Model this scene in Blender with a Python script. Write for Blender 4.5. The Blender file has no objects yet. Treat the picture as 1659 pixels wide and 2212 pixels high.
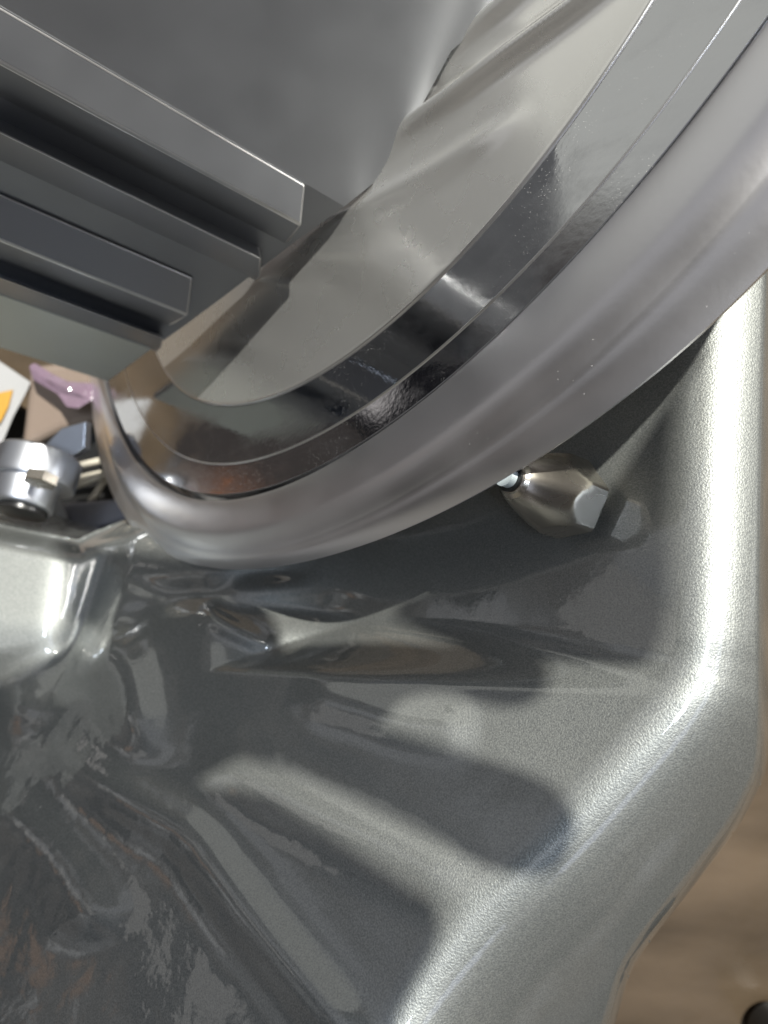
import bpy, bmesh, math, random
from mathutils import Vector, Matrix
from mathutils.bvhtree import BVHTree
random.seed(7)
R = math.radians
SC = bpy.context.scene
COL = SC.collection

# ------------------------------------------------------------------ camera, world, lamps, exposure
CAMZ = 0.38
T = 18.0 / 26.0
cam_d = bpy.data.cameras.new('camera')
cam_d.sensor_fit = 'VERTICAL'; cam_d.sensor_height = 36; cam_d.lens = 26
cam_d.clip_start = 0.004; cam_d.clip_end = 60
cam = bpy.data.objects.new('camera', cam_d); COL.objects.link(cam)
cam.location = (0, 0, CAMZ)
cam_d.dof.use_dof = True; cam_d.dof.focus_distance = 0.14; cam_d.dof.aperture_fstop = 18.0
SC.camera = cam
SC.view_settings.view_transform = 'Standard'; SC.view_settings.look = 'None'
SC.view_settings.exposure = 0.0; SC.view_settings.gamma = 1
try: SC.view_settings.use_curve_mapping = False
except Exception: pass

LDIR = Vector((0.20, 0.50, 0.84)).normalized()     # from the machine towards the ceiling lamp
def lamp(name, pos, energy, radius, color, target=(0, 0, .22)):
    l = bpy.data.lights.new(name, 'SPOT'); l.energy = energy; l.shadow_soft_size = radius
    l.spot_size = R(50); l.spot_blend = .6; l.color = color
    o = bpy.data.objects.new(name, l); COL.objects.link(o)
    o.location = pos; o.rotation_euler = (Vector(target) - Vector(pos)).to_track_quat('-Z', 'Y').to_euler()
    return o
lamp('ceiling_lamp', Vector((.03, -.02, .24)) + LDIR * 1.8, 350, 0.013, (1.0, .97, .89))
LPOS = Vector((.03, -.02, .24)) + LDIR * 1.8

ad_ = bpy.data.lights.new('fill_light', 'AREA'); ad_.energy = 4.6; ad_.shape = 'RECTANGLE'; ad_.size = .14; ad_.size_y = .34; ad_.color = (.72, .83, 1.0)  # added bluish fill lamp overhead, for ring highlight and shadows
ao_ = bpy.data.objects.new('fill_light', ad_); COL.objects.link(ao_); ao_.location = (-.02, .08, 1.35)
W = bpy.data.worlds.new('World'); SC.world = W; W.use_nodes = True
nt = W.node_tree; nt.nodes.clear()
def N(t, kind, **kw):
    n = t.nodes.new(kind)
    for k, v in kw.items():
        if k in n.inputs.keys() if isinstance(k, str) else False: n.inputs[k].default_value = v
        else: setattr(n, k, v)
    return n
def world():
    t = nt
    out = t.nodes.new('ShaderNodeOutputWorld'); bg = t.nodes.new('ShaderNodeBackground')
    t.links.new(bg.outputs[0], out.inputs[0])
    tc = t.nodes.new('ShaderNodeTexCoord')
    nz = t.nodes.new('ShaderNodeTexNoise'); nz.inputs['Scale'].default_value = 3.6; nz.inputs['Detail'].default_value = 1.2
    t.links.new(tc.outputs['Generated'], nz.inputs['Vector'])
    cr = t.nodes.new('ShaderNodeValToRGB'); e = cr.color_ramp.elements
    e[0].position = .40; e[0].color = (.03, .03, .032, 1)
    e[1].position = .66; e[1].color = (.95, .95, .98, 1)
    for p, c in ((.46, (.06, .055, .055, 1)), (.50, (.16, .15, .155, 1)), (.55, (.28, .24, .21, 1)), (.60, (.45, .43, .42, 1))):
        x = e.new(p); x.color = c
    t.links.new(nz.outputs['Fac'], cr.inputs[0])
    cur = cr.outputs[0]
    # added bright and dark rectangles of directions, placed for their reflections in the gloss
    def patch(cur, d, half_w, half_h, roll, col, soft=.02):
        d = Vector(d).normalized()
        up = Vector((0, 1, 0)) if abs(d.y) < .9 else Vector((1, 0, 0))
        a = d.cross(up).normalized(); b = a.cross(d)
        a2 = a * math.cos(roll) + b * math.sin(roll); b2 = b * math.cos(roll) - a * math.sin(roll)
        def dot(v):
            n = t.nodes.new('ShaderNodeVectorMath'); n.operation = 'DOT_PRODUCT'
            t.links.new(tc.outputs['Generated'], n.inputs[0]); n.inputs[1].default_value = v
            return n.outputs['Value']
        def m(op, x, y=None, z=None):
            n = t.nodes.new('ShaderNodeMath'); n.operation = op
            for i, q in enumerate((x, y, z)):
                if q is None: continue
                if isinstance(q, (int, float)): n.inputs[i].default_value = q
                else: t.links.new(q, n.inputs[i])
            return n.outputs[0]
        def edge(v, h):
            n = t.nodes.new('ShaderNodeMapRange'); n.interpolation_type = 'SMOOTHSTEP'
            n.inputs['From Min'].default_value = h + soft; n.inputs['From Max'].default_value = h - soft
            t.links.new(m('ABSOLUTE', v), n.inputs['Value']); return n.outputs[0]
        f = m('MULTIPLY', edge(dot(a2), half_w), edge(dot(b2), half_h))
        f = m('MULTIPLY', f, m('GREATER_THAN', dot(d), 0.0))
        mx = t.nodes.new('ShaderNodeMix'); mx.data_type = 'RGBA'
        t.links.new(f, mx.inputs['Factor']); t.links.new(cur, mx.inputs[6]); mx.inputs[7].default_value = (*col, 1)
        return mx.outputs[2]
    for p in PATCHES: cur = patch(cur, *p)
    t.links.new(cur, bg.inputs['Color']); bg.inputs['Strength'].default_value = WORLD_STRENGTH
WORLD_STRENGTH = .37
PATCHES = [
    ((-.50, .86, .05), .22, .34, 0, (1.5, 1.5, 1.4), .03),
    ((-.80, .45, -.28), .30, .12, .3, (.03, .03, .035), .03),
    ((-.86, .30, -.42), .30, .10, .3, (.16, .14, .13), .01),
    ((-.55, -.80, .2), .32, .35, 0, (.62, .58, .50), .12),
    ((-.93, .28, -.12), .07, .05, .3, (.01, .01, .012), .01),
    ((-.95, .17, -.05), .03, .035, .5, (1.7, 1.65, 1.6), .03),
    ((-.96, .11, .02), .05, .025, -.2, (1.0, .58, .34), .025),
    ((-.95, .04, .09), .05, .03, .3, (1.5, 1.5, 1.5), .03),
    ((-.96, -.03, -.02), .05, .04, 0, (.015, .015, .018), .01),
    ((-.88, .38, -.20), .025, .03, .2, (1.5, 1.4, 1.35), .02),
    ((-.95, .25, .15), .10, .05, .5, (1.1, 1.05, 1.0), .01),
    ((-.90, .19, -.40), .035, .03, .3, (.85, .36, .18), .01),
    ((-.97, -.02, .2), .05, .10, .2, (.6, .6, .6), .05),
    ((-.90, -.12, .42), .04, .2, -.3, (.3, .22, .16), .06),
    ((-.85, .25, .45), .06, .10, -.5, (.02, .02, .02), .01),
    ((.13, .15, .98), .008, .16, .05, (4, 4.6, 6), .004),
    ((.17, .13, .98), .004, .10, .05, (3, 3.5, 5), .003),
    ((-.60, .45, .45), .30, .25, 0, (.8, .8, .84), .15),
    ((.92, -.41, .0), .45, .40, 0, (.13, .09, .06), .12),
    ((.36, -.10, .92), .07, .55, .1, (2.3, 2.5, 3.2), .04),
    ((0, -.1, 1), .16, .26, .2, (.05, .045, .045), .08),
]
world()

# ------------------------------------------------------------------ helpers
def ray(u, v): return ((u - 829.5) / 1106 * T, -(v - 1106) / 1106 * T)
def P(u, v, d):
    x, y = ray(u, v); return Vector((x * d, y * d, CAMZ - d))
def disc_inv(u, v): return (1 + .825 * (u - 829.5) / 1106 + .27 * (v - 1106) / 1106) / .15
AX = Vector((1.2016, -.3216, -1.0)).normalized()      # the knife's axis, away from the camera

def catmull(pts, n, closed=False):
    """n samples by arc length through pts (tuples of any length)"""
    k = len(pts[0]); dense = []
    m = len(pts)
    for i in range(m - 1):
        p0 = pts[max(i - 1, 0)]; p1 = pts[i]; p2 = pts[i + 1]; p3 = pts[min(i + 2, m - 1)]
        for s in range(12):
            t = s / 12
            dense.append(tuple(.5 * (2 * p1[j] + (p2[j] - p0[j]) * t + (2 * p0[j] - 5 * p1[j] + 4 * p2[j] - p3[j]) * t * t
                        + (3 * p1[j] - p0[j] - 3 * p2[j] + p3[j]) * t ** 3) for j in range(k)))
    dense.append(tuple(pts[-1]))
    L = [0]
    for a, b in zip(dense, dense[1:]): L.append(L[-1] + math.hypot(a[0] - b[0], a[1] - b[1]))
    out = []; j = 0
    for i in range(n):
        s = L[-1] * i / (n - 1)
        while j < len(L) - 2 and L[j + 1] < s: j += 1
        t = (s - L[j]) / max(L[j + 1] - L[j], 1e-9)
        out.append(tuple(dense[j][q] * (1 - t) + dense[j + 1][q] * t for q in range(k)))
    return out

def link(name, verts, faces, mat, parent=None, smooth=True, label=None):
    me = bpy.data.meshes.new(name); me.from_pydata([tuple(v) for v in verts], [], faces); me.validate(); me.update()
    if smooth:
        for p in me.polygons: p.use_smooth = True
    me.materials.append(mat)
    o = bpy.data.objects.new(name, me); COL.objects.link(o)
    if parent: o.parent = parent; o.matrix_parent_inverse = parent.matrix_world.inverted()
    if label: o['label'] = label
    return o
def recalc(o):
    bm = bmesh.new(); bm.from_mesh(o.data); bmesh.ops.remove_doubles(bm, verts=bm.verts, dist=1e-6)
    bmesh.ops.recalc_face_normals(bm, faces=bm.faces); bm.to_mesh(o.data); bm.free(); return o
def facecam(o):
    """orient an open sheet so its normals look back at the camera"""
    bm = bmesh.new(); bm.from_mesh(o.data); s = 0
    for f in bm.faces: s += f.normal.dot(Vector((0, 0, CAMZ)) - f.calc_center_median()) * f.calc_area()
    if s < 0: bmesh.ops.reverse_faces(bm, faces=bm.faces)
    bm.to_mesh(o.data); bm.free(); return o
def smart(o, deg=30):
    try:
        o.data.set_sharp_from_angle(angle=R(deg))
    except Exception: pass
    return o
def root(name, loc, label, cat, group=None):
    o = bpy.data.objects.new(name, None); COL.objects.link(o); o.location = loc; o.empty_display_size = .02
    o['label'] = label; o['category'] = cat
    if group: o['group'] = group
    bpy.context.view_layer.update()
    return o
def tag(o, label, cat, group=None):
    o['label'] = label; o['category'] = cat
    if group: o['group'] = group
    return o
def loft(name, rows, mat, parent, close=False, flip=False):
    n = len(rows[0]); V = [p for r in rows for p in r]; F = []
    m = len(rows)
    for i in range(m if close else m - 1):
        for j in range(n - 1):
            a = i * n + j; b = ((i + 1) % m) * n + j
            F.append((a, a + 1, b + 1, b))
    if close:
        F.append(tuple(i * n for i in range(m))); F.append(tuple(i * n + n - 1 for i in range(m)))
    return link(name, V, F, mat, parent)

# ------------------------------------------------------------------ materials
def mat(name, col, metallic=0, rough=.5, coat=0, coat_rough=.03, spec=.5):
    m = bpy.data.materials.new(name); m.use_nodes = True
    b = m.node_tree.nodes['Principled BSDF']
    b.inputs['Base Color'].default_value = (*col, 1); b.inputs['Metallic'].default_value = metallic
    b.inputs['Roughness'].default_value = rough; b.inputs['Coat Weight'].default_value = coat
    b.inputs['Coat Roughness'].default_value = coat_rough; b.inputs['Specular IOR Level'].default_value = spec
    return m
def nodes(m): return m.node_tree, m.node_tree.nodes['Principled BSDF']
def noise(t, scale, detail=2, stretch=None, rot=(0, 0, 0), rough=.5):
    tc = t.nodes.new('ShaderNodeTexCoord'); mp = t.nodes.new('ShaderNodeMapping')
    mp.inputs['Rotation'].default_value = rot
    if stretch: mp.inputs['Scale'].default_value = stretch
    t.links.new(tc.outputs['Object'], mp.inputs[0])
    n = t.nodes.new('ShaderNodeTexNoise'); n.inputs['Scale'].default_value = scale; n.inputs['Detail'].default_value = detail
    n.inputs['Roughness'].default_value = rough
    t.links.new(mp.outputs[0], n.inputs['Vector']); return n.outputs['Fac']
def bump(t, h, strength, dist, normal=None):
    b = t.nodes.new('ShaderNodeBump'); b.inputs['Strength'].default_value = strength; b.inputs['Distance'].default_value = dist
    t.links.new(h, b.inputs['Height'])
    if normal is not None: t.links.new(normal, b.inputs['Normal'])
    return b.outputs[0]
def ramp(t, f, stops):
    r = t.nodes.new('ShaderNodeValToRGB'); e = r.color_ramp.elements
    e[0].position, e[0].color = stops[0][0], (*stops[0][1], 1); e[1].position, e[1].color = stops[-1][0], (*stops[-1][1], 1)
    for p, c in stops[1:-1]: x = e.new(p); x.color = (*c, 1)
    t.links.new(f, r.inputs[0]); return r.outputs[0]
def mixc(t, f, a, b):
    n = t.nodes.new('ShaderNodeMix'); n.data_type = 'RGBA'
    for s, i in ((f, 0), (a, 6), (b, 7)):
        if isinstance(s, (int, float)): n.inputs[i].default_value = s
        elif isinstance(s, tuple): n.inputs[i].default_value = (*s, 1)
        else: t.links.new(s, n.inputs[i])
    return n.outputs[2]
def specks(t, scale, radius, jitter_mask=None, warp=None, density=.5):
    """0/1 mask of small round or squashed specks"""
    tc = t.nodes.new('ShaderNodeTexCoord'); vec = tc.outputs['Object']
    if warp:
        mp = t.nodes.new('ShaderNodeMapping'); mp.inputs['Scale'].default_value = warp[0]; mp.inputs['Rotation'].default_value = warp[1]
        t.links.new(vec, mp.inputs[0]); vec = mp.outputs[0]
    v = t.nodes.new('ShaderNodeTexVoronoi'); v.inputs['Scale'].default_value = scale; t.links.new(vec, v.inputs['Vector'])
    lt = t.nodes.new('ShaderNodeMapRange'); lt.inputs['From Min'].default_value = radius; lt.inputs['From Max'].default_value = radius * .5
    t.links.new(v.outputs['Distance'], lt.inputs['Value'])
    sx = t.nodes.new('ShaderNodeSeparateColor'); t.links.new(v.outputs['Color'], sx.inputs[0])
    gt = t.nodes.new('ShaderNodeMath'); gt.operation = 'LESS_THAN'; gt.inputs[1].default_value = density
    t.links.new(sx.outputs[0], gt.inputs[0])
    mu = t.nodes.new('ShaderNodeMath'); mu.operation = 'MULTIPLY'; t.links.new(lt.outputs[0], mu.inputs[0]); t.links.new(gt.outputs[0], mu.inputs[1])
    return mu.outputs[0]

# silver-champagne flake paint under glossy lacquer
M_paint = mat('flake_paint', (.50, .51, .47), .80, .55, 1.0, .025); M_paint.node_tree.nodes['Principled BSDF'].inputs['Coat IOR'].default_value = 2.0
t, b = nodes(M_paint)
fl = noise(t, 3000, 1); n1 = bump(t, fl, .4, .0002)
wob = noise(t, 260, 2); big = noise(t, 45, 2)
t.links.new(n1, b.inputs['Normal'])
cn_b = t.nodes.new('ShaderNodeBump'); cn_b.inputs['Distance'].default_value = .004; t.links.new(big, cn_b.inputs['Height'])
tc_ = t.nodes.new('ShaderNodeTexCoord'); sx_ = t.nodes.new('ShaderNodeSeparateXYZ'); t.links.new(tc_.outputs['Object'], sx_.inputs[0])
mr_ = t.nodes.new('ShaderNodeMapRange'); mr_.inputs['From Min'].default_value = -.10; mr_.inputs['From Max'].default_value = -.015; mr_.inputs['To Min'].default_value = .20; mr_.inputs['To Max'].default_value = .06
t.links.new(sx_.outputs[0], mr_.inputs['Value']); t.links.new(mr_.outputs[0], cn_b.inputs['Strength'])
cw_ = t.nodes.new('ShaderNodeBump'); cw_.inputs['Distance'].default_value = .0006; t.links.new(wob, cw_.inputs['Height'])
mw_ = t.nodes.new('ShaderNodeMath'); mw_.operation = 'MULTIPLY'; mw_.inputs[1].default_value = .8; t.links.new(mr_.outputs[0], mw_.inputs[0]); t.links.new(mw_.outputs[0], cw_.inputs['Strength'])
t.links.new(cw_.outputs[0], cn_b.inputs['Normal']); cn = cn_b.outputs[0]; t.links.new(cn, b.inputs['Coat Normal'])
base_ = ramp(t, fl, [(.3, (.22, .232, .23)), (.7, (.37, .385, .365))])
sc1 = specks(t, 260, .035, warp=((1, 7, 1), (0, 0, .6)), density=.10); sc2 = specks(t, 340, .03, warp=((6, 1, 1), (0, 0, .25)), density=.08); sc3 = specks(t, 500, .07, density=.05)
m1 = t.nodes.new('ShaderNodeMath'); m1.operation = 'MAXIMUM'; t.links.new(sc1, m1.inputs[0]); t.links.new(sc2, m1.inputs[1])
m2 = t.nodes.new('ShaderNodeMath'); m2.operation = 'MAXIMUM'; t.links.new(m1.outputs[0], m2.inputs[0]); t.links.new(sc3, m2.inputs[1])
t.links.new(mixc(t, m2.outputs[0], base_, (.8, .8, .76)), b.inputs['Base Color'])

def metal(name, col, rough, brush=None, spk=None, metallic=1.0):
    m = mat(name, col, metallic, rough); t, b = nodes(m)
    f = noise(t, 900, 3); nn = bump(t, f, .12, .0001)
    if brush: nn = bump(t, noise(t, 60, 4, stretch=(1, 30, 1), rot=(0, 0, R(brush))), .1, .0001, nn)
    t.links.new(nn, b.inputs['Normal'])
    rr = t.nodes.new('ShaderNodeMapRange'); rr.inputs['To Min'].default_value = rough * .85; rr.inputs['To Max'].default_value = rough * 1.2
    t.links.new(noise(t, 70, 4), rr.inputs['Value']); t.links.new(rr.outputs[0], b.inputs['Roughness'])
    if spk:
        s1 = specks(t, spk[0], spk[1], density=spk[2]); s2 = specks(t, spk[0] * .6, spk[1] * 1.2, warp=((1, 3, 1), (0, .3, .8)), density=spk[2] * .6)
        ad = t.nodes.new('ShaderNodeMath'); ad.operation = 'MAXIMUM'; t.links.new(s1, ad.inputs[0]); t.links.new(s2, ad.inputs[1])
        cl = t.nodes.new('ShaderNodeMapRange'); cl.inputs['From Min'].default_value = .45; cl.inputs['From Max'].default_value = .60
        t.links.new(noise(t, 55, 3), cl.inputs['Value'])
        am = t.nodes.new('ShaderNodeMath'); am.operation = 'MULTIPLY'; t.links.new(ad.outputs[0], am.inputs[0]); t.links.new(cl.outputs[0], am.inputs[1]); ad = am
        t.links.new(mixc(t, ad.outputs[0], col, (.8, .8, .78)), b.inputs['Base Color'])
        iv = t.nodes.new('ShaderNodeMath'); iv.operation = 'SUBTRACT'; iv.inputs[0].default_value = metallic
        t.links.new(ad.outputs[0], iv.inputs[1]); t.links.new(iv.outputs[0], b.inputs['Metallic'])
    return m
M_ring = metal('satin_aluminium', (.84, .84, .87), .33, spk=(1300, .10, .08))
M_cover = metal('brushed_cover', (.84, .84, .82), .27, metallic=.88, spk=(1800, .10, .14))
M_blade = metal('polished_blade', (.62, .63, .65), .055, spk=(2100, .14, .34))
M_anod = metal('anodised_grey', (.31, .32, .34), .44, metallic=.9)
M_low = metal('reflection_tint', (.62, .64, .58), .42, metallic=.6)  # pale greenish reflection put into the overlay's colour
M_edge = metal('edge_highlight', (.80, .80, .80), .3)  # brighter metal paints in the highlight that rounded edges catch
M_steel = metal('nut_steel', (.58, .54, .47), .27, brush=20)
t, b = nodes(M_blade); sm_ = ramp(t, noise(t, 34, 6, stretch=(1, 2.2, 1), rot=(0, 0, .7), rough=.65), [(.42, (.05, .05, .05)), (.62, (.20, .20, .20)), (.75, (.10, .10, .10))]); t.links.new(sm_, b.inputs['Roughness'])
M_hub = metal('hub_steel', (.60, .62, .66), .38)
M_pin = mat('pin_white', (.6, .68, .70), 0, .3)
M_black = mat('black_plastic', (.012, .012, .012), 0, .3)
M_tan = mat('tan_wrap', (.21, .165, .135), 0, .22, .8)
M_white = mat('white_card', (.33, .33, .33), 0, .5)
M_yellow = mat('yellow_card', (.42, .23, .03), 0, .5)
M_cream = mat('cream_wire', (.60, .56, .47), 0, .4)
M_grey = mat('grey_plastic', (.16, .16, .18), 0, .35)
M_purple = mat('mauve_film', (.17, .12, .16), 0, .12, 1)
t, b = nodes(M_purple); t.links.new(bump(t, noise(t, 160, 2), .6, .003), b.inputs['Normal'])
t, b = nodes(M_tan); t.links.new(bump(t, noise(t, 50, 2), .5, .004), b.inputs['Coat Normal'])
M_table = mat('brown_top', (.17, .12, .075), 0, .35)
t, b = nodes(M_table)
t.links.new(ramp(t, noise(t, 9, 5, stretch=(1, 3, 1), rot=(0, 0, .5)), [(.3, (.05, .036, .022)), (.7, (.11, .08, .052))]), b.inputs['Base Color'])
t.links.new(bump(t, noise(t, 60, 3), .3, .002), b.inputs['Normal'])

# ------------------------------------------------------------------ setting
S = .30
tb = link('tabletop', [(-S, -.5, -.03), (.6, -.5, -.03), (.6, S, -.03), (-S, S, -.03), (-S, -.5, 0), (.6, -.5, 0), (.6, S, 0), (-S, S, 0)],
          [(0, 3, 2, 1), (4, 5, 6, 7), (0, 1, 5, 4), (1, 2, 6, 5), (2, 3, 7, 6), (3, 0, 4, 7)], M_table, smooth=False)
tb['kind'] = 'structure'

slicer = root('meat_slicer', (0, 0, 0), 'silver painted meat slicer with curved blade guard ring and ribbed grey carriage plate', 'meat slicer')

# ------------------------------------------------------------------ body casting
KC = [(1625, 300), (1600, 620), (1590, 900), (1588, 1250), (1572, 1440), (1520, 1545), (1400, 1690), (1225, 1880), (1080, 2020), (970, 2160), (900, 2300), (840, 2460)]
OC = [(1690, 250), (1680, 560), (1672, 800), (1666, 1100), (1663, 1400), (1662, 1560), (1654, 1664), (1629, 1724), (1589, 1794), (1499, 1914), (1439, 1989), (1394, 2049), (1359, 2109), (1329, 2212), (1290, 2330), (1260, 2480)]
BC = [(-920, 1060), (-600, 1075), (-340, 1090), (-120, 1105), (0, 1133), (115, 1156), (172, 1166), (200, 1150), (273, 1120), (330, 1088), (420, 1010), (560, 900), (800, 700), (1000, 480), (1200, 250)]
Ks = catmull(KC, 60); Os = catmull(OC, 80); Bs = catmull(BC, 60)
import numpy as np
def near(poly, U, V):
    U = np.asarray(U, float); V = np.asarray(V, float)
    best = np.full(U.shape, 1e18); px = np.zeros(U.shape); py = np.zeros(U.shape); side = np.zeros(U.shape); par = np.zeros(U.shape)
    for i in range(len(poly) - 1):
        ax, ay = poly[i][0], poly[i][1]; dx, dy = poly[i + 1][0] - ax, poly[i + 1][1] - ay; L2 = dx * dx + dy * dy + 1e-12
        s = np.clip(((U - ax) * dx + (V - ay) * dy) / L2, 0, 1)
        qx = ax + dx * s; qy = ay + dy * s; q = (U - qx) ** 2 + (V - qy) ** 2
        m = q < best
        best = np.where(m, q, best); px = np.where(m, qx, px); py = np.where(m, qy, py)
        side = np.where(m, dx * (V - ay) - dy * (U - ax), side); par = np.where(m, (i + s) / (len(poly) - 1), par)
    return np.sqrt(best), px, py, side, par
def sdist(poly, U, V):
    d, px, py, side, par = near(poly, U, V); return np.where(side > 0, -d, d), px, py
def sm(a, b, x):
    t = np.clip((x - a) / (b - a), 0, 1); return t * t * (3 - 2 * t)
def gauss(poly, U, V, w, taper=True):
    d, _, _, _, par = near(poly, U, V)
    k = sm(0, .22, par) * sm(1, .78, par) if taper else 1
    return np.exp(-(d / w) ** 2) * k
def cm(p, n): return catmull(p, n)
RID = [  # image polyline, width, height in mm
    (cm([(400, 1600), (520, 1665), (620, 1720), (800, 1810), (930, 1880), (1060, 1960)], 16), 70, 1.6, True),
    (cm([(60, 1560), (160, 1650), (300, 1740), (400, 1800), (470, 1890), (560, 2010), (650, 2120), (740, 2230), (860, 2380)], 24), 62, 2.6, True),
    (cm([(20, 1640), (25, 1540), (60, 1460), (130, 1410), (220, 1400), (270, 1460), (290, 1560), (330, 1680)], 24), 60, 3.4, True),
    (cm([(-60, 1700), (20, 1760), (110, 1850), (180, 1960), (220, 2060)], 12), 70, 2.0, True),
    (cm([(430, 1300), (470, 1340), (560, 1385), (620, 1400)], 10), 22, 1.6, True),
    (cm([(240, 1235), (330, 1270), (440, 1275), (560, 1240), (700, 1230)], 12), 26, -1.6, True),
    (cm([(180, 1400), (300, 1330), (420, 1290), (520, 1310), (700, 1320), (820, 1330)], 14), 34, -2.2, True),
    (cm([(620, 1480), (760, 1520), (900, 1560), (1050, 1570)], 12), 50, 1.3, True),
]
PANEL = 4.97
def body_depth(u, v):
    u = np.asarray(u, float); v = np.asarray(v, float)
    x = (u - 829.5) / 1106; y = (v - 1106) / 1106
    i1 = np.maximum(PANEL * (1 + .825 * x + .27 * y), 3.0)
    q_ = np.maximum(0, .67 - x); i2 = 4.72 + 3.88 * x + 2.6 * y + .9 * np.where(x > 0, q_ ** 2, .4489 + 1.34 * -x); i2 = np.where(i2 > 3.4, i2, 3.4 - .35 * (1 - np.exp(-(3.4 - np.minimum(i2, 3.4)) / .35)))
    cl = 1440 - (1430 - u) * .06
    w = np.maximum(sm(-75, 75, v - cl), sm(820, 430, u))
    d = 1 / (i1 * (1 - w) + i2 * w)
    s, _, _ = sdist(Ks, u, v); o = near(Os, u, v)[0]
    t = np.clip(s / (s + o + 1e-6), 0, 1)
    x_ = np.maximum(s + 125, 0)
    d = d + 2.8e-7 * x_ ** 2 + .022 * (1 - np.sqrt(np.maximum(0, 1 - np.clip((30 - o) / 30, 0, 1) ** 2)))
    for poly, wd, h, tp in RID: d = d - gauss(poly, u, v, wd, tp) * h * .0014 * (d / .2)
    n0 = (.04, .34, .93); r0 = ((60 - 829.5) / 1106 * T, -(1300 - 1106) / 1106 * T, -1)
    dp = .245 * (n0[0] * r0[0] + n0[1] * r0[1] - n0[2]) / (n0[0] * x * T - n0[1] * y * T - n0[2])
    dp = dp + .010 * sm(60, 230, u + (v - 1300) * .15) ** 2 + .006 * sm(1330, 1500, v)
    wl = sm(265, 165, u + .25 * (v - 1300)) * sm(1560, 1400, v + .2 * u)
    d = d * (1 - wl) + dp * wl
    s2 = sdist(Bs, u, v)[0]
    d = d + np.where(u < 420, .018 * sm(-60, 0, s2) ** 2, 0)
    return d
step = 5
us = np.arange(-900, 1710, step); vs = np.arange(240, 2440, step)
UU, VV = np.meshgrid(us, vs)
so, ox, oy = sdist(Os, UU, VV); dB, bx_, by_, sideB, _ = near(Bs, UU, VV)
keep = so <= step * 1.6
U2 = np.where(so > 0, ox, UU); V2 = np.where(so > 0, oy, VV)
above = sideB < 0
keep &= ~(above & (dB > step * 1.6)); U2 = np.where(above, bx_, U2); V2 = np.where(above, by_, V2)
DD = body_depth(U2, V2)
ids = -np.ones(UU.shape, int); ids[keep] = np.arange(keep.sum())
V = [P(a_, b_, c_) for a_, b_, c_ in zip(U2[keep], V2[keep], DD[keep])]
Q = np.stack([ids[:-1, :-1], ids[:-1, 1:], ids[1:, 1:], ids[1:, :-1]], -1).reshape(-1, 4)
F = [tuple(int(x) for x in q) for q in Q[(Q >= 0).all(1)]]
body = link('body', V, F, M_paint, slicer); facecam(body)
bm = bmesh.new(); bm.from_mesh(body.data)
bmesh.ops.remove_doubles(bm, verts=bm.verts, dist=2e-6); bmesh.ops.dissolve_degenerate(bm, edges=bm.edges, dist=1e-6); bm.to_mesh(body.data); bm.free()
for p in body.data.polygons: p.use_smooth = True
# walls of the casting straight down to the table
def wall(poly):
    dd = body_depth([q[0] for q in poly], [q[1] for q in poly]); top = [P(q[0], q[1], k + .0002) for q, k in zip(poly, dd)]; rows = [top]
    for k in (.25, .6, 1): rows.append([Vector((p.x, p.y, p.z * (1 - k) + .001 * k)) for p in top])
    return rows
loft('base_skirt', wall(Os), M_paint, slicer)
loft('rear_skirt', wall([q for q in Bs if q[0] < 500]), M_paint, slicer)

# ------------------------------------------------------------------ knife, guard ring, cover
A = [(300, 560), (308, 640), (318, 705), (329, 754), (345, 795), (370, 830), (400, 855), (440, 868), (490, 871), (540, 866), (600, 850), (660, 824), (740, 778), (829, 703), (929, 618), (994, 550), (1099, 430), (1194, 310), (1279, 190), (1354, 80), (1409, -5), (1475, -110), (1540, -230)]
B = [(226, 600), (240, 690), (256, 752), (272, 805), (282, 849), (303, 896), (334, 951), (371, 977), (420, 995), (472, 1000), (519, 995), (605, 969), (700, 925), (829, 843), (974, 725), (1039, 663), (1149, 558), (1209, 490), (1309, 370), (1414, 240), (1479, 155), (1579, 10), (1660, -110), (1740, -240)]
C = [(205, 620), (214, 720), (228, 790), (246, 859), (259, 907), (277, 956), (319, 1010), (368, 1044), (417, 1062), (459, 1066), (511, 1064), (605, 1040), (700, 998), (829, 925), (974, 810), (1049, 750), (1129, 673), (1244, 553), (1354, 430), (1429, 335), (1529, 190), (1619, 85), (1690, -10), (1770, -120), (1850, -240)]
G = [(196, 660), (212, 740), (222, 800), (235, 859), (248, 917), (264, 958), (303, 1010), (355, 1052), (407, 1073), (444, 1080), (480, 1079), (524, 1073), (605, 1048), (700, 1004), (829, 929), (974, 813), (1049, 753), (1129, 676), (1244, 556), (1354, 433), (1429, 338), (1529, 193), (1619, 88), (1692, -8), (1772, -118), (1852, -240)]
Dd = [(190, 700), (202, 780), (211, 850), (216, 900), (222, 960), (236, 1015), (262, 1070), (300, 1118), (345, 1155), (400, 1180), (459, 1190), (530, 1188), (605, 1176), (700, 1142), (790, 1104), (879, 1063), (1044, 953), (1179, 838), (1329, 703), (1489, 545), (1569, 460), (1659, 350), (1760, 215), (1870, 50), (1960, -110)]
Ff = [(186, 700), (196, 780), (202, 850), (203, 911), (200, 937), (206, 969), (221, 1029), (247, 1089), (276, 1130), (307, 1159), (354, 1187), (406, 1206), (458, 1216), (537, 1219), (605, 1216), (700, 1207), (829, 1171), (979, 1106), (1079, 1050), (1179, 983), (1269, 908), (1359, 848), (1449, 768), (1549, 668), (1659, 573), (1780, 440), (1900, 300), (2010, 150)]
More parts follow.
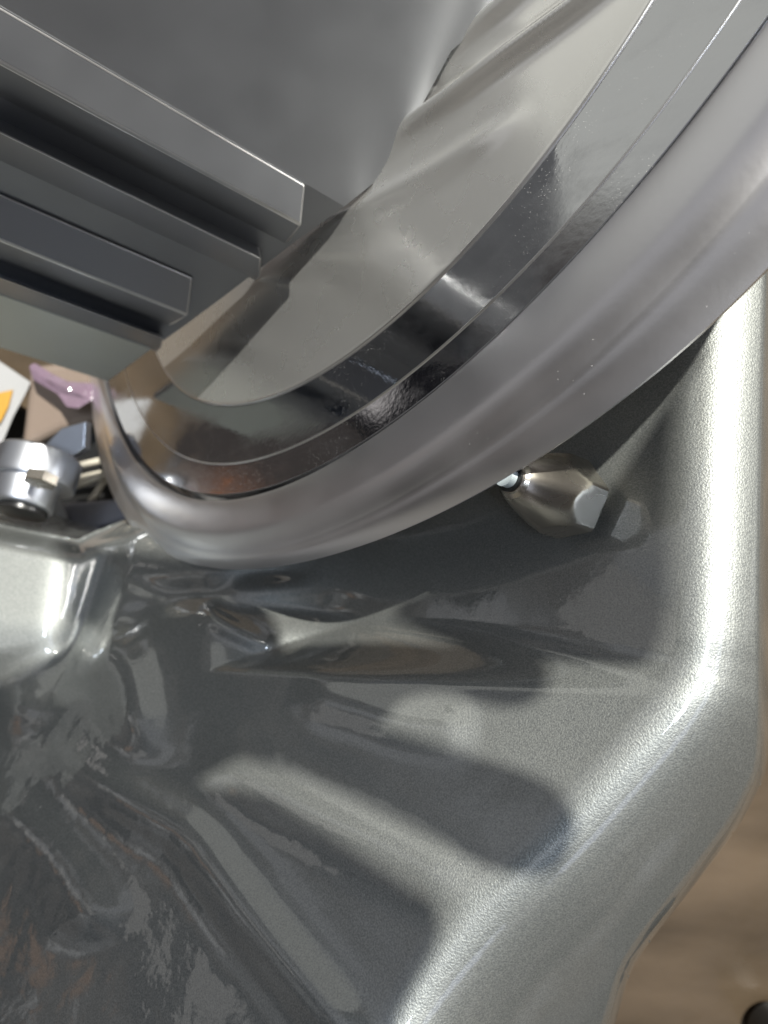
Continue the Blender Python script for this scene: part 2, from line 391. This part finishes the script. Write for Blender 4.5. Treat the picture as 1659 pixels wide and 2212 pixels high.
# every edge is a curve r(theta) round the knife's axis, on a plane parallel to the knife
def plane_pt(u, v, k):
    u = np.asarray(u, float); v = np.asarray(v, float)
    d = 1 / ((1 + .825 * (u - 829.5) / 1106 + .27 * (v - 1106) / 1106) / .15 * k)
    return np.stack([(u - 829.5) / 1106 * T * d, -(v - 1106) / 1106 * T * d, -d], -1)
NV = np.array([.825 / T, -.27 / T, -1.0]); NV /= -np.linalg.norm(NV)          # towards the camera side
E1 = np.cross(NV, [0, 0, 1.0]); E1 /= np.linalg.norm(E1); E2 = np.cross(NV, E1)
C0 = np.array([-.083, 1.10, -1.536]) * .15
def polar(X):
    q = X - C0; return np.hypot(q @ E1, q @ E2), np.unwrap(np.arctan2(q @ E2, q @ E1)), q @ NV
def curve(pts, k, deg=5):
    c = np.array(catmull(pts, 120)); r, th, h = polar(plane_pt(c[:, 0], c[:, 1], k))
    m = th.mean(); co = np.polyfit(th - m, r, deg); lo, hi = th.min(), th.max()
    p1, p0 = np.poly1d(co), np.poly1d(co).deriv()
    def f(q):
        e = np.clip(q, lo, hi); return p1(e - m) + .5 * p0(e - m) * (q - e)
    return f, h.mean(), (lo, hi)
CU = {n_: curve(p_, k_) for n_, p_, k_ in (('A', A, 1), ('B', B, 1), ('C', C, .985), ('G', G, .987), ('D', Dd, .985), ('F', Ff, .93))}
print('THETA', {k_: (round(c_[2][0], 3), round(c_[2][1], 3)) for k_, c_ in CU.items()})
lo = max(c_[2][0] for c_ in CU.values()); hi = min(c_[2][1] for c_ in CU.values()); print(lo, hi)
TH = np.linspace(1.86, 4.44, 340)
def at(r, h):
    r = np.broadcast_to(r, TH.shape); h = np.broadcast_to(h, TH.shape)
    X = C0 + r[:, None] * (np.cos(TH)[:, None] * E1 + np.sin(TH)[:, None] * E2) + h[:, None] * NV
    return [Vector((p[0], p[1], p[2] + CAMZ)) for p in X]
rr_ = {k_: c_[0](TH) for k_, c_ in CU.items()}; hh = {k_: c_[1] for k_, c_ in CU.items()}
print('H', hh)
rA, rB, rC, rG, rD, rF = (rr_[k_] for k_ in 'ABCGDF')
mm = .001
blade = loft('knife', [at(rA, -5 * mm), at(rA, -.3 * mm), at(rA + .15 * mm, 0), at(rA * .5 + rB * .5, .0), at(rB - .12 * mm, 0), at(rB, -.05 * mm)], M_blade, slicer); facecam(blade); smart(blade, 20)
edge = loft('knife_edge', [at(rB, -.05 * mm), at(rB + .2 * mm, -.2 * mm), at(rC - .1 * mm, hh['C']), at(rC, hh['C'] - .2 * mm), at(rC, -9 * mm)], M_blade, blade); facecam(edge); smart(edge, 20)
line = loft('bevel_line', [at(rB - .22 * mm, .10 * mm), at(rB - .10 * mm, .13 * mm), at(rB + .05 * mm, .10 * mm), at(rB + .28 * mm, -.14 * mm), at(rB + .30 * mm, -.5 * mm)], M_edge, blade); facecam(line)
hG, hD, hF = hh['G'], hh['D'], hh['F']
rows = [at(rG, -9 * mm), at(rG, hG - .4 * mm), at(rG + .12 * mm, hG - .1 * mm), at(rG + .4 * mm, hG)]
NF = 30
for i in range(1, NF + 1):          # crowned face
    t_ = i / NF; w = rG + .4 * mm + (rD - rG - .4 * mm) * t_
    rows.append(at(w, hG + (hD - hG) * t_ + .5 * mm * math.sin(math.pi * t_ ** .8) - 2.3 * mm * max(0, (t_ - .58) / .42) ** 2.0))
for i in range(1, 15):              # outer side
    t_ = i / 14
    rows.append(at(rD + .25 * mm * min(1, i / 2) + (rF - rD - .25 * mm) * t_ ** .75, hD - 2.3 * mm - .15 * mm + (hF - hD + 2.45 * mm) * t_ ** 1.15))
rows.append(at(rF - .6 * mm, hF - 1.2 * mm)); rows.append(at(rF - 3 * mm, hF - 1.5 * mm)); rows.append(at(rG + 1.5 * mm, hF - 1.5 * mm))
ring = loft('guard_ring', rows, M_ring, slicer, close=True); recalc(ring); smart(ring, 50)
# cover plate: a shallow pressed dish with folds running out of its middle
FOLD = [(catmull([(940, 150), (985, 105), (1040, 55), (1100, 5), (1180, -70)], 60), 19, 2.4, False),
        (catmull([(800, 340), (894, 272), (990, 205), (1090, 130), (1180, 65), (1269, 0), (1380, -90)], 60), 20, 2.8, False),
        (catmull([(470, 640), (560, 560), (650, 505), (740, 470), (829, 430), (940, 372), (1054, 300), (1160, 215)], 30), 24, 1.5, True)]
def crow(dr, h):
    pts = at(rA - dr, h); q = np.array([(p.x, p.y, CAMZ - p.z) for p in pts])
    u = q[:, 0] / q[:, 2] / T * 1106 + 829.5; v = -q[:, 1] / q[:, 2] / T * 1106 + 1106
    e = np.zeros(len(pts))
    for poly, w, hgt, tp in FOLD: e += gauss(poly, u, v, w, tp) * hgt * mm
    return [p + Vector(NV) * float(x) for p, x in zip(pts, e)]
rows = [crow(.35 * mm, -4 * mm), crow(.35 * mm, -.1 * mm), crow(.5 * mm, .25 * mm), crow(1 * mm, .4 * mm)]
for i in range(1, 110):
    x = i / 109; rows.append(crow(1 * mm + 75 * mm * x, .4 * mm + 5 * mm * (1 - math.cos(min(1, x / .75) * math.pi)) / 2))
cover = loft('knife_cover', rows, M_cover, slicer); facecam(cover); smart(cover, 40)
lip = loft('cover_lip', [at(rA - .75 * mm, .30 * mm), at(rA - .6 * mm, .50 * mm), at(rA - .4 * mm, .46 * mm), at(rA - .12 * mm, .12 * mm), at(rA - .10 * mm, -.8 * mm)], M_edge, cover); facecam(lip)

# ------------------------------------------------------------------ ribbed carriage plate, an extrusion along the knife's axis
VP = (2750.0, 1620.0)
def inv0(v): return 1.035 * (7.35 - (v - 10) * .00485 if v > 10 else 7.35 + (10 - v) * .0026)
def along(v0, u, f=1.0):
    """point on the extruded line which crosses u=0 at height v0; f scales its distance"""
    v = v0 + (VP[1] - v0) * u / VP[0]
    inv = inv0(v0) * f * (VP[0] - u) / VP[0]
    return P(u, v, 1 / inv)
def hit(v0, a, b):
    """u at which that line meets the image segment a-b"""
    m = (VP[1] - v0) / VP[0]; s = (b[1] - a[1]) / (b[0] - a[0])
    return (a[1] - s * a[0] - v0) / (m - s)
carriage = None
EDGE = [(233, 824), (327, 754), (402, 701), (484, 640), (640, 520), (744, 446)]
EDGE2 = [(744, 446), (820, 385), (845, 350), (880, 285), (975, 110), (1100, 0), (1330, -190)]
def edge_u(v0, E):
    for a, b in zip(E, E[1:]):
        u = hit(v0, a, b)
        if min(a[0], b[0]) - .5 <= u <= max(a[0], b[0]) + .5: return u
    return None
U0 = -60
def plate():
    V = []; F = []
    prof = [(10 + (773 - 10) * i / 24) for i in range(25)]
    def v0_of(pt): return (pt[1] - VP[1] * pt[0] / VP[0]) / (1 - pt[0] / VP[0])
    fr = []
    for a, b in zip(EDGE, EDGE[1:]):
        for s in range(4): fr.append((a[0] + (b[0] - a[0]) * s / 4, a[1] + (b[1] - a[1]) * s / 4))
    for a, b in zip(EDGE2, EDGE2[1:]):
        for s in range(6): fr.append((a[0] + (b[0] - a[0]) * s / 6, a[1] + (b[1] - a[1]) * s / 6))
    fr.append(EDGE2[-1])
    th = AX.cross(Vector((0, 0, 1))).normalized()
    for e in fr:
        v0 = v0_of(e); V.append(along(v0, max(U0, -v0 * VP[0] / (VP[1] - v0) - 60))); V.append(along(v0, e[0]))
    n = len(fr)
    F = [(2 * i, 2 * i + 1, 2 * i + 3, 2 * i + 2) for i in range(n - 1)]
    return link('carriage_plate', V, F, M_anod, slicer, smooth=False)
carriage = plate(); facecam(carriage)
sol = carriage.modifiers.new('thick', 'SOLIDIFY'); sol.thickness = .0022; sol.offset = -1
bv = carriage.modifiers.new('edge', 'BEVEL'); bv.width = .0004; bv.segments = 2; bv.limit_method = 'ANGLE'; bv.angle_limit = R(25)
def rib(lines, uend, name='rib', bevel=.0007):
    """lines: (v0, f) ordered round the rib, uend: matching ends"""
    V = [along(v0, U0, f) for v0, f in lines] + [along(v0, ue, f) for (v0, f), ue in zip(lines, uend)]
    n = len(lines)
    F = [(i, (i + 1) % n, n + (i + 1) % n, n + i) for i in range(n)] + [tuple(range(n)), tuple(range(2 * n - 1, n - 1, -1))]
    o = link(name, V, F, M_anod, carriage, smooth=True); recalc(o)
    m = o.modifiers.new('b', 'BEVEL'); m.width = bevel; m.segments = 3; m.limit_method = 'ANGLE'; m.angle_limit = R(20)
    o.data.materials.append(M_edge); m.material = 1
    w = o.modifiers.new('w', 'WEIGHTED_NORMAL')
    return o
rib([(12, 1.002), (137, 1.052), (205, 1.012), (214, .985), (60, .97)], [661, 652, 622, 618, 640])
rib([(285, 1.06), (336, 1.03), (352, .985), (250, .985)], [566, 563, 556, 560])
rib([(417, 1.004), (520, 1.06), (557, 1.03), (566, .985), (440, .985)], [418, 407, 372, 366, 400])
def reflection_panel():  # overlay added to carry a pale reflection on the plate
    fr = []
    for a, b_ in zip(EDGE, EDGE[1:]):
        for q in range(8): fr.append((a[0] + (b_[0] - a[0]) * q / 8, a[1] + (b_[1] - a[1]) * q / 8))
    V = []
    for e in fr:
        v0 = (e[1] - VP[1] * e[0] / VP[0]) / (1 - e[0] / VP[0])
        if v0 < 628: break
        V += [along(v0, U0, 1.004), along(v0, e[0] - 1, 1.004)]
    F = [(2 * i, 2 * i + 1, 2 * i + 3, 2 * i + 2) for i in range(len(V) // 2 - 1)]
    o = link('reflection_panel', V, F, M_low, carriage, smooth=False); facecam(o)
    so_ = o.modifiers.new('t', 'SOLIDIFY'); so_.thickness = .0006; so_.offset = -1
reflection_panel()
rib([(600, 1.06), (625, 1.03), (640, .985), (590, .985)], [353, 349, 340, 345], bevel=.0005)
# ------------------------------------------------------------------ hex standoff nut
def nut():
    c1 = P(1104, 1032, .139); L = .0205
    ax = AX; c2 = c1 + ax * L
    e1 = ax.cross(Vector((0, 1, 0))).normalized(); e2 = ax.cross(e1)
    bm = bmesh.new()
    rings = []
    n = 72
    rh = .0078
    prof = [(-.0002, .0021), (0, .0031), (.0006, .0036), (.014, .0074), (.0175, .0086), (.0195, .0092), (.021, .0094)]
    hexr = .0087; ap = hexr * math.cos(math.pi / 6)
    for s, r in [(a_, b_) for a_, b_ in ((-.0002, .0024), (0, .0029), (.0004, .0031))] + [(.0004 + .0190 * k / 30, .0032 + .0068 * (k / 30) ** .72) for k in range(1, 31)]:
        rg = []
        for k in range(n):
            a = 2 * math.pi * k / n
            m = (a + R(12)) % (math.pi / 3) - math.pi / 6
            rr = min(r, ap / math.cos(m))
            rg.append(bm.verts.new(c1 + ax * s + (e1 * math.cos(a) + e2 * math.sin(a)) * rr))
        rings.append(rg)
    for a, b_ in zip(rings, rings[1:]):
        for k in range(n): bm.faces.new((a[k], a[(k + 1) % n], b_[(k + 1) % n], b_[k]))
    bm.faces.new(rings[0]); bm.faces.new(rings[-1][::-1])
    bmesh.ops.recalc_face_normals(bm, faces=bm.faces)
    me = bpy.data.meshes.new('standoff_nut'); bm.to_mesh(me); bm.free(); me.materials.append(M_steel)
    for p in me.polygons: p.use_smooth = True
    o = bpy.data.objects.new('standoff_nut', me); COL.objects.link(o); o.parent = slicer; smart(o, 14)
    # pin that enters the ring, and a dark washer
    def cyl(name, a, b_, r, m, par, seg=32):
        V = []; F = []
        for q in (a, b_):
            for k in range(seg):
                an = 2 * math.pi * k / seg; V.append(q + (e1 * math.cos(an) + e2 * math.sin(an)) * r)
        for k in range(seg): F.append((k, (k + 1) % seg, seg + (k + 1) % seg, seg + k))
        F += [tuple(range(seg)), tuple(range(2 * seg - 1, seg - 1, -1))]
        x = link(name, V, F, m, par); recalc(x); smart(x, 40); return x
    cyl('washer', c1 - ax * .0006, c1 + ax * .0002, .0028, M_black, o)
    cyl('pin', c1 - ax * .0022, c1 - ax * .0003, .0021, M_pin, o)
nut()

# ------------------------------------------------------------------ carriage pivot hub (left)
def frame_of(ax, hint=Vector((0, 0, 1))):
    ax = ax.normalized()
    if abs(ax.dot(hint.normalized())) > .99: hint = Vector((0, 1, .1))
    e1 = ax.cross(hint).normalized(); return ax, e1, ax.cross(e1)
def lathe(name, c, ax, prof, m, par=None, seg=64, deg=30):
    ax, e1, e2 = frame_of(ax); V = []; F = []
    for s, r in prof:
        for k in range(seg):
            a = 2 * math.pi * k / seg; V.append(c + ax * s + (e1 * math.cos(a) + e2 * math.sin(a)) * max(r, 1e-5))
    for i in range(len(prof) - 1):
        for k in range(seg): F.append((i * seg + k, i * seg + (k + 1) % seg, (i + 1) * seg + (k + 1) % seg, (i + 1) * seg + k))
    F += [tuple(range(seg)), tuple(range(len(prof) * seg - 1, (len(prof) - 1) * seg - 1, -1))]
    o = link(name, V, F, m, par); recalc(o); smart(o, deg); return o
def prism(name, pts, d, th, m, par=None, bevel=0, down=True, smooth=False):
    """a slab: outline given as image points on a plane at distance(s) d, thickness away from the camera"""
    ds = d if isinstance(d, (list, tuple)) else [d] * len(pts)
    top = [P(u, v, q) for (u, v), q in zip(pts, ds)]
    nrm = (top[1] - top[0]).cross(top[2] - top[0]).normalized()
    if nrm.z < 0: nrm = -nrm
    V = top + [p - nrm * th for p in top]; n = len(pts)
    F = [tuple(range(n)), tuple(range(2 * n - 1, n - 1, -1))] + [(i, (i + 1) % n, n + (i + 1) % n, n + i) for i in range(n)]
    o = link(name, V, F, m, par, smooth=smooth); recalc(o)
    if bevel:
        b_ = o.modifiers.new('b', 'BEVEL'); b_.width = bevel; b_.segments = 3; b_.limit_method = 'ANGLE'
    return o
def tube(name, pts, r, m, par=None, seg=10):
    V = []; F = []
    for i, p in enumerate(pts):
        tg = (pts[min(i + 1, len(pts) - 1)] - pts[max(i - 1, 0)]).normalized(); _, e1, e2 = frame_of(tg, Vector((.1, .2, 1)))
        for k in range(seg):
            a = 2 * math.pi * k / seg; V.append(p + (e1 * math.cos(a) + e2 * math.sin(a)) * r)
    for i in range(len(pts) - 1):
        for k in range(seg): F.append((i * seg + k, i * seg + (k + 1) % seg, (i + 1) * seg + (k + 1) % seg, (i + 1) * seg + k))
    F += [tuple(range(seg)), tuple(range(len(pts) * seg - 1, (len(pts) - 1) * seg - 1, -1))]
    o = link(name, V, F, m, par); recalc(o); return o
hd = .285; px = hd * T / 1106
hax = Vector((-.13, -.90, .34)).normalized()
hub = lathe('swivel_hub', P(90, 985, hd), hax, [(0, 60 * px), (.0002, 82 * px), (.0010, 86 * px), (.0110, 86 * px), (.0119, 84 * px), (.0121, 60 * px)], M_hub, slicer)
lathe('hub_collar', P(66, 1030, hd - .004), hax, [(-.004, 60 * px), (-.0038, 64 * px), (.0115, 64 * px), (.0125, 61 * px), (.0127, 30 * px)], M_hub, hub)
lathe('hub_foot', P(52, 1092, hd - .006), hax, [(-.001, 50 * px), (.001, 52 * px), (.0035, 50 * px), (.004, 20 * px)], M_black, hub)
prism('hub_arm', [(98, 960), (132, 925), (186, 910), (182, 968), (150, 990)], hd + .006, .006, M_hub, hub, .0005)
bx = lathe('hub_bolt', P(92, 1024, hd - .023), hax, [(0, 30 * px), (.0003, 33 * px), (.0036, 33 * px), (.0040, 30 * px)], M_steel, hub, seg=6)

# ------------------------------------------------------------------ things on the table behind
card = root('folded_card', P(20, 900, .37), 'white folded card with an orange yellow print behind the steel hub', 'card')
prism('sheet', [(-120, 700), (66, 826), (55, 850), (28, 900), (0, 968), (-120, 1060)], [.350, .352, .352, .352, .352, .352], .0006, M_white, card)
prism('print', [(-100, 860), (0, 848), (28, 842), (18, 878), (2, 910), (-100, 1000)], [.3490, .3505, .3508, .3505, .3500, .3490], .0003, M_yellow, card)
bag = prism('tan_package', [(60, 790), (290, 760), (250, 890), (206, 912), (130, 930), (40, 975), (52, 880)], .355, .012, M_tan, None, .004)
tag(bag, 'glossy tan wrapped package beside the tip of the guard ring', 'package')
fm = prism('mauve_wrapper', [(60, 790), (100, 815), (135, 832), (215, 838), (198, 866), (168, 884), (142, 880), (122, 852), (70, 822)], [.345, .343, .340, .342, .340, .338, .338, .341, .345], .004, M_purple, None, .0018)
tag(fm, 'shiny mauve plastic wrapper just below the grey carriage plate', 'wrapper')
rack = root('wire_rack', P(200, 1050, .36), 'cream wire rack standing between hub and guard ring', 'rack')
for a, b_ in (((118, 1068), (240, 1020)), ((236, 1022), (188, 1096)), ((150, 1010), (260, 985)), ((160, 1035), (255, 1015))):
    tube('wire', [P(a[0], a[1], .350), P(b_[0], b_[1], .345)], .0016, M_cream, rack)
sp = prism('white_scraper', [(108, 1072), (120, 1060), (147, 1122), (140, 1120), (98, 1098)], [.330, .33, .335, .335, .33], .002, M_white, None)
tag(sp, 'white pointed scraper under the steel hub', 'scraper')
tr = prism('grey_tray', [(128, 1088), (300, 1074), (330, 1110), (270, 1125), (175, 1150), (140, 1118)], .34, .010, M_grey, None, .002)
tag(tr, 'dark grey plastic tray lying behind the casting', 'tray')
dk = prism('black_mat', [(-60, 880), (330, 900), (360, 1180), (-60, 1180)], .372, .003, M_black, None)
tag(dk, 'black mat on the table under the wire rack', 'mat')
kb = root('dark_bottle', P(1660, 2200, .36), 'dark glossy bottle at the bottom right on the brown table', 'bottle')
lathe('glass', P(1668, 2215, .375), Vector((0, 0, 1)), [(0, .011), (.001, .013), (.03, .013), (.04, .008), (.05, .006)], M_black, kb)

# ------------------------------------------------------------------ added unseen light blockers above the camera, cut to shade the casting
def overhead(name, poly, z, th, m, parent):
    pts = catmull(poly + [poly[0]], 70)[:-1]
    dd = body_depth([p[0] for p in pts], [p[1] for p in pts]); V = []
    for zz in (z, z + th):
        for (u, v), d in zip(pts, dd):
            X = P(u, v, d); V.append(X + (LPOS - X) * ((z - X.z) / (LPOS.z - X.z)) + Vector((0, 0, zz - z)))
    n = len(pts)
    F = [tuple(range(n)), tuple(range(2 * n - 1, n - 1, -1))] + [(i, (i + 1) % n, n + (i + 1) % n, n + i) for i in range(n)]
    o = link(name, V, F, m, parent, smooth=False); recalc(o); return o
overhead('light_blocker_finger', [(480, 1440), (560, 1492), (680, 1548), (820, 1572), (980, 1620), (1130, 1665), (1200, 1702), (1240, 1755), (1245, 1800), (1212, 1835), (1140, 1842), (1040, 1815), (900, 1750), (760, 1685), (640, 1635), (520, 1600), (450, 1580)], .42, .006, M_grey, slicer)
overhead('light_blocker_upper', [(864, 1300), (960, 1350), (1080, 1378), (1250, 1392), (1400, 1390), (1440, 1340), (1448, 1150), (1455, 950), (1475, 820), (1535, 735), (1500, 770), (1400, 930), (1296, 1080), (1166, 1184), (1000, 1250)], .41, .006, M_grey, slicer)
overhead('light_blocker_middle', [(540, 1400), (800, 1388), (1000, 1395), (1120, 1405), (1185, 1435), (1180, 1465), (1120, 1490), (1040, 1480), (950, 1465), (880, 1480), (840, 1525), (760, 1545), (640, 1530), (540, 1480)], .43, .006, M_grey, slicer)
overhead('light_blocker_left', [(135, 1165), (185, 1175), (330, 1195), (500, 1228), (590, 1330), (620, 1450), (600, 1560), (480, 1630), (400, 1690), (560, 1710), (650, 1760), (760, 1830), (880, 1910), (950, 1960), (950, 2020), (900, 2100), (860, 2212), (820, 2330), (500, 2420), (-200, 2420), (-350, 2000), (-320, 1500), (0, 1475), (120, 1400), (180, 1350), (152, 1310), (172, 1275), (165, 1230)], .44, .006, M_grey, slicer)
